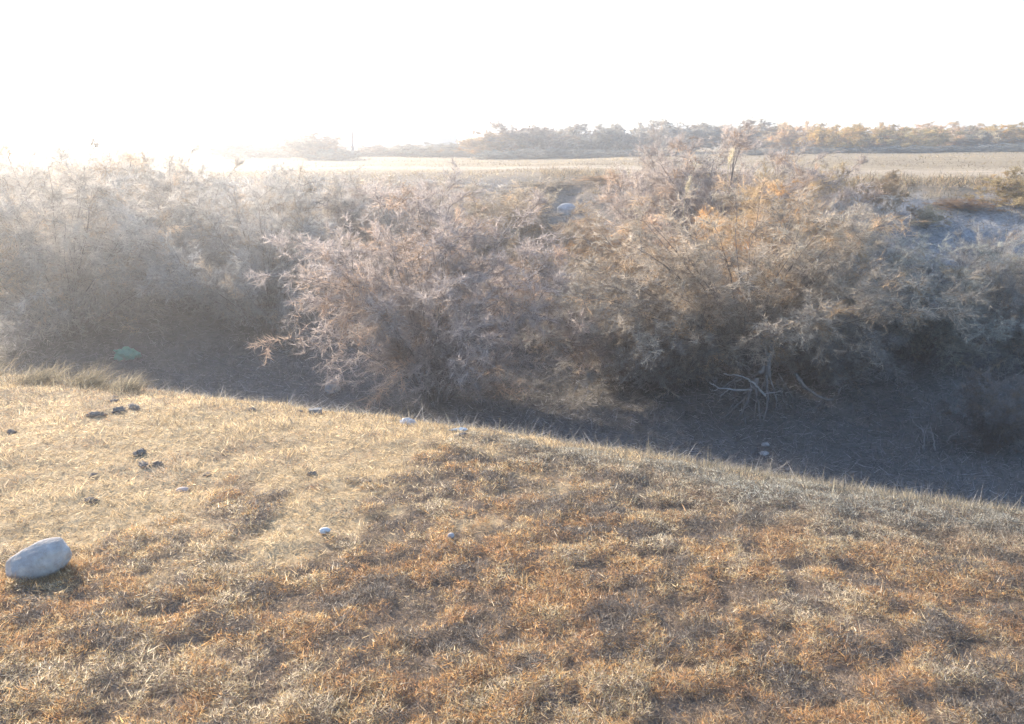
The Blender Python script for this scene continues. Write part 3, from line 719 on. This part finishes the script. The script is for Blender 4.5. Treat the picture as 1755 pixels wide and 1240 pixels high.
def reed(label, px, py, y, seed):
    r = np.random.default_rng(seed); x = column(px, y); z = tz(x, y); zt = height_at(py, y) - z
    e = bpy.data.objects.new('reed', None); COL.objects.link(e); e.location = (x, y, z)
    t = np.linspace(0, 1, 9); P = np.stack([.10*t**2, 0*t, -.05 + (zt+.05)*t], 1)
    V, F = tube_batch(P[None], (.007*(1-.5*t))[None], 5); link('stem', mesh_from('stem', V, F, M_REED, smooth=True), e)
    n = 200; q = r.random(n); b = np.stack([.10 + .05*q**2, 0*q, zt - .10 + .26*q], 1) + r.normal(size=(n,3))*.018
    d = unit(np.stack([r.normal(.35, .5, n), r.normal(0, .5, n), r.normal(.55, .4, n)], 1))
    V, F = tri_blades(r, b, d, r.uniform(.05, .14, n)*(1.15-.6*q), r.uniform(.003, .007, n))
    link('plume', mesh_from('plume', V, F, M_GRASS, pick(r, YEL, n)), e)
    for k in range(4):
        zz = zt*(.45+.12*k); a = r.uniform(0, 6.28); L = .35; m = 6; tt = np.linspace(0, 1, m)
        C0 = np.stack([np.cos(a)*L*tt*.7, np.sin(a)*L*tt*.7, zz + L*(.7*tt - .75*tt**2)], 1) + np.array([.10*(zz/zt)**2, 0, 0])
        sd_ = np.array([-math.sin(a), math.cos(a), 0]); wv = (.011*(1-tt**2)+.0005)[:,None]
        V = np.stack([C0 - sd_*wv, C0 + sd_*wv], 1).reshape(-1,3); i = np.arange(m-1)*2
        link('leaf', mesh_from('leaf', V, np.stack([i, i+1, i+3, i+2], -1), M_GRASS, pick(r, PALE, m-1)), e)
    tag(e, label, 'reed', 'pale reeds by the forked tree')
M_REED = rock_mat('reed_stem', (.42,.34,.18), (.58,.48,.28), 20, .1)
reed('yellow plumed reed standing left of the fork of the tree', 1160, 318, 14.3, 98)
reed('yellow plumed reed standing right of the thin upper trunk', 1228, 272, 13.8, 99)
for i, (px, py, h, lb) in enumerate([(285,655,.10,'short pale weed stalk on the brow right of the green bag'),(322,657,.09,'second pale weed stalk on the brow right of the green bag'),(645,697,.11,'pale weed stalk on the brow left of the white bag'),(665,690,.16,'tall thin weed stalk on the brow beside the white bag'),(1000,738,.09,'bent pale weed stalk on the brow right of the middle bush'),(1565,838,.13,'rusty weed stalk on the brow at the right')]):
    x, y, z = near_at(px, py); tuft('weed_stalk', lb, 'weed', x, y, 9, h*1.4, .04, PALE, 110+i, (.1,0), .005)

# ------------------------------------------------------------------ dead wood under the right bushes
def limb(name, pts, r0, r1, m, parent, y, dy=0.0, sides=7):
    """a bent limb through picture points, standing at distance y"""
    P = []
    for i, (px, py) in enumerate(pts):
        yy = y + dy*i/max(1, len(pts)-1); a, ddy, dz = ray(px, py); P.append((a*yy/ddy, yy, CAMZ+dz*yy/ddy))
    P = np.array(P); k = len(P)
    # resample smooth
    t = np.linspace(0, k-1, max(8, 4*k)); Q = np.stack([np.interp(t, np.arange(k), P[:,j]) for j in range(3)], 1)
    Q[1:-1] = (Q[:-2]+2*Q[1:-1]+Q[2:])/4
    rr = np.random.default_rng(int(pts[0][0]*7+pts[0][1])); Q[1:-1] += rr.normal(size=(len(Q)-2,3))*.006
    base = np.array(parent.location) if parent is not None else 0
    V, F = tube_batch((Q-base)[None], np.linspace(r0, r1, len(Q))[None], sides)
    return link(name, mesh_from(name, V, F, m, smooth=True), parent)
def empty(name, loc):
    e = bpy.data.objects.new(name, None); COL.objects.link(e); e.location = loc; bpy.context.view_layer.update(); return e
M_ROOT = bark_mat('root_bark', (.12,.105,.095), (.23,.205,.185))
x, y, z = ground_at(1300, 722)
e = empty('exposed_roots', (x, y, z)); yb = y
for pts, r0 in ([(1288,662),(1280,690),(1262,720)],.026), ([(1292,660),(1300,692),(1304,724)],.030), ([(1286,664),(1274,700),(1278,728)],.020), ([(1314,640),(1316,680),(1308,727)],.028), ([(1318,640),(1330,680),(1329,712)],.02), ([(1290,668),(1266,692),(1246,712),(1218,724)],.018), ([(1312,650),(1296,690),(1292,716)],.015), ([(1272,640),(1240,662),(1206,692)],.012), ([(1334,640),(1352,670),(1374,702)],.012), ([(1330,650),(1345,690),(1352,722)],.011), ([(1258,648),(1262,685),(1238,722)],.010), ([(1300,640),(1252,655),(1226,690)],.009):
    limb('root', pts, r0*.78, r0*.3, M_ROOT, e, yb-.05, -.2)
limb('trunk', [(1290,665),(1302,640),(1318,610),(1330,560)], .045, .03, M_ROOT, e, yb-.05, .15)
limb('trunk', [(1316,645),(1316,610),(1300,570)], .04, .025, M_ROOT, e, yb-.03, .15)
tag(e, 'bare exposed roots reaching down under the dark drooping bush', 'roots')
e = empty('dead_branch', (x-.3, y-.25, z+.35))
limb('branch', [(1288,668),(1260,668),(1232,665),(1215,655)], .014, .006, M_DEAD, e, yb-.25, -.1)
limb('twig', [(1232,665),(1222,670),(1216,666)], .007, .003, M_DEAD, e, yb-.31)
limb('twig', [(1250,667),(1236,676),(1230,690)], .006, .003, M_DEAD, e, yb-.31)
limb('twig', [(1222,659),(1228,650),(1226,645)], .005, .002, M_DEAD, e, yb-.31)
tag(e, 'bleached horizontal dead branch left of the exposed roots', 'branch')
e = empty('dead_branch', (x, y-.3, z+.35))
limb('branch', [(1312,678),(1300,665),(1284,650),(1262,642),(1240,640)], .015, .005, M_DEAD, e, yb-.35, -.1)
limb('twig', [(1312,674),(1328,672),(1342,670)], .008, .004, M_DEAD, e, yb-.35)
limb('twig', [(1336,671),(1344,662),(1346,655)], .005, .002, M_DEAD, e, yb-.35)
limb('twig', [(1285,651),(1287,662),(1286,672)], .006, .003, M_DEAD, e, yb-.36)
tag(e, 'bleached arching dead branch in front of the exposed roots', 'branch')
x, y, z = ground_at(1395, 720); e = empty('bent_branch', (x, y, z))
limb('branch', [(1362,640),(1378,662),(1400,678),(1424,687),(1436,672),(1452,652)], .024, .010, M_ROOT, e, y, -.15)
for pts in ([(1412,686),(1402,700),(1394,718)], [(1408,688),(1388,704),(1372,716)], [(1414,688),(1408,704),(1400,722)]): limb('root', pts, .014, .006, M_ROOT, e, y-.03)
tag(e, 'curved branch dipping into a bend right of the exposed roots', 'branch')
for pts_l, lb in (([[(1583,770),(1584,748),(1582,738),(1568,726)], [(1584,745),(1588,734),(1590,729)]], 'forked white dead stalk on the ditch floor at the right'),
                  ([[(1603,772),(1600,748),(1596,738),(1595,724)], [(1599,745),(1592,738)]], 'thin white dead stalk just right of the forked stalk'),
                  ([[(1613,728),(1611,712),(1609,696)]], 'straight white dead stalk standing behind the forked stalk'),
                  ([[(1622,756),(1638,742),(1653,730)], [(1636,744),(1640,732)]], 'slanting white dead stalk right of the forked stalk')):
    px, py = pts_l[0][0]; x, y, z = ground_at(px, py+4); e = empty('dead_stalk', (x, y, z))
    for i, pts in enumerate(pts_l): limb('stalk' if i == 0 else 'twig', pts, .009 if i == 0 else .006, .004, M_DEAD, e, y-.02, .03)
    tag(e, lb, 'stalk', 'white dead stalks on the ditch floor')

# ------------------------------------------------------------------ haze
bm = bmesh.new(); box(bm, -660, 660, -45, 660, -4.5, 7.5)
m, t, o = new_mat('haze_air')
pv = t.nodes.new('ShaderNodeVolumePrincipled')
pv.inputs['Color'].default_value = (.95,.96,1.0,1); pv.inputs['Density'].default_value = HAZE_DENSITY; pv.inputs['Anisotropy'].default_value = HAZE_G
t.links.new(pv.outputs[0], o.inputs['Volume'])
hz = bm_obj('haze', bm, m); tag(hz, 'thin pale morning haze over the ditch and plain', 'haze', kind='stuff')
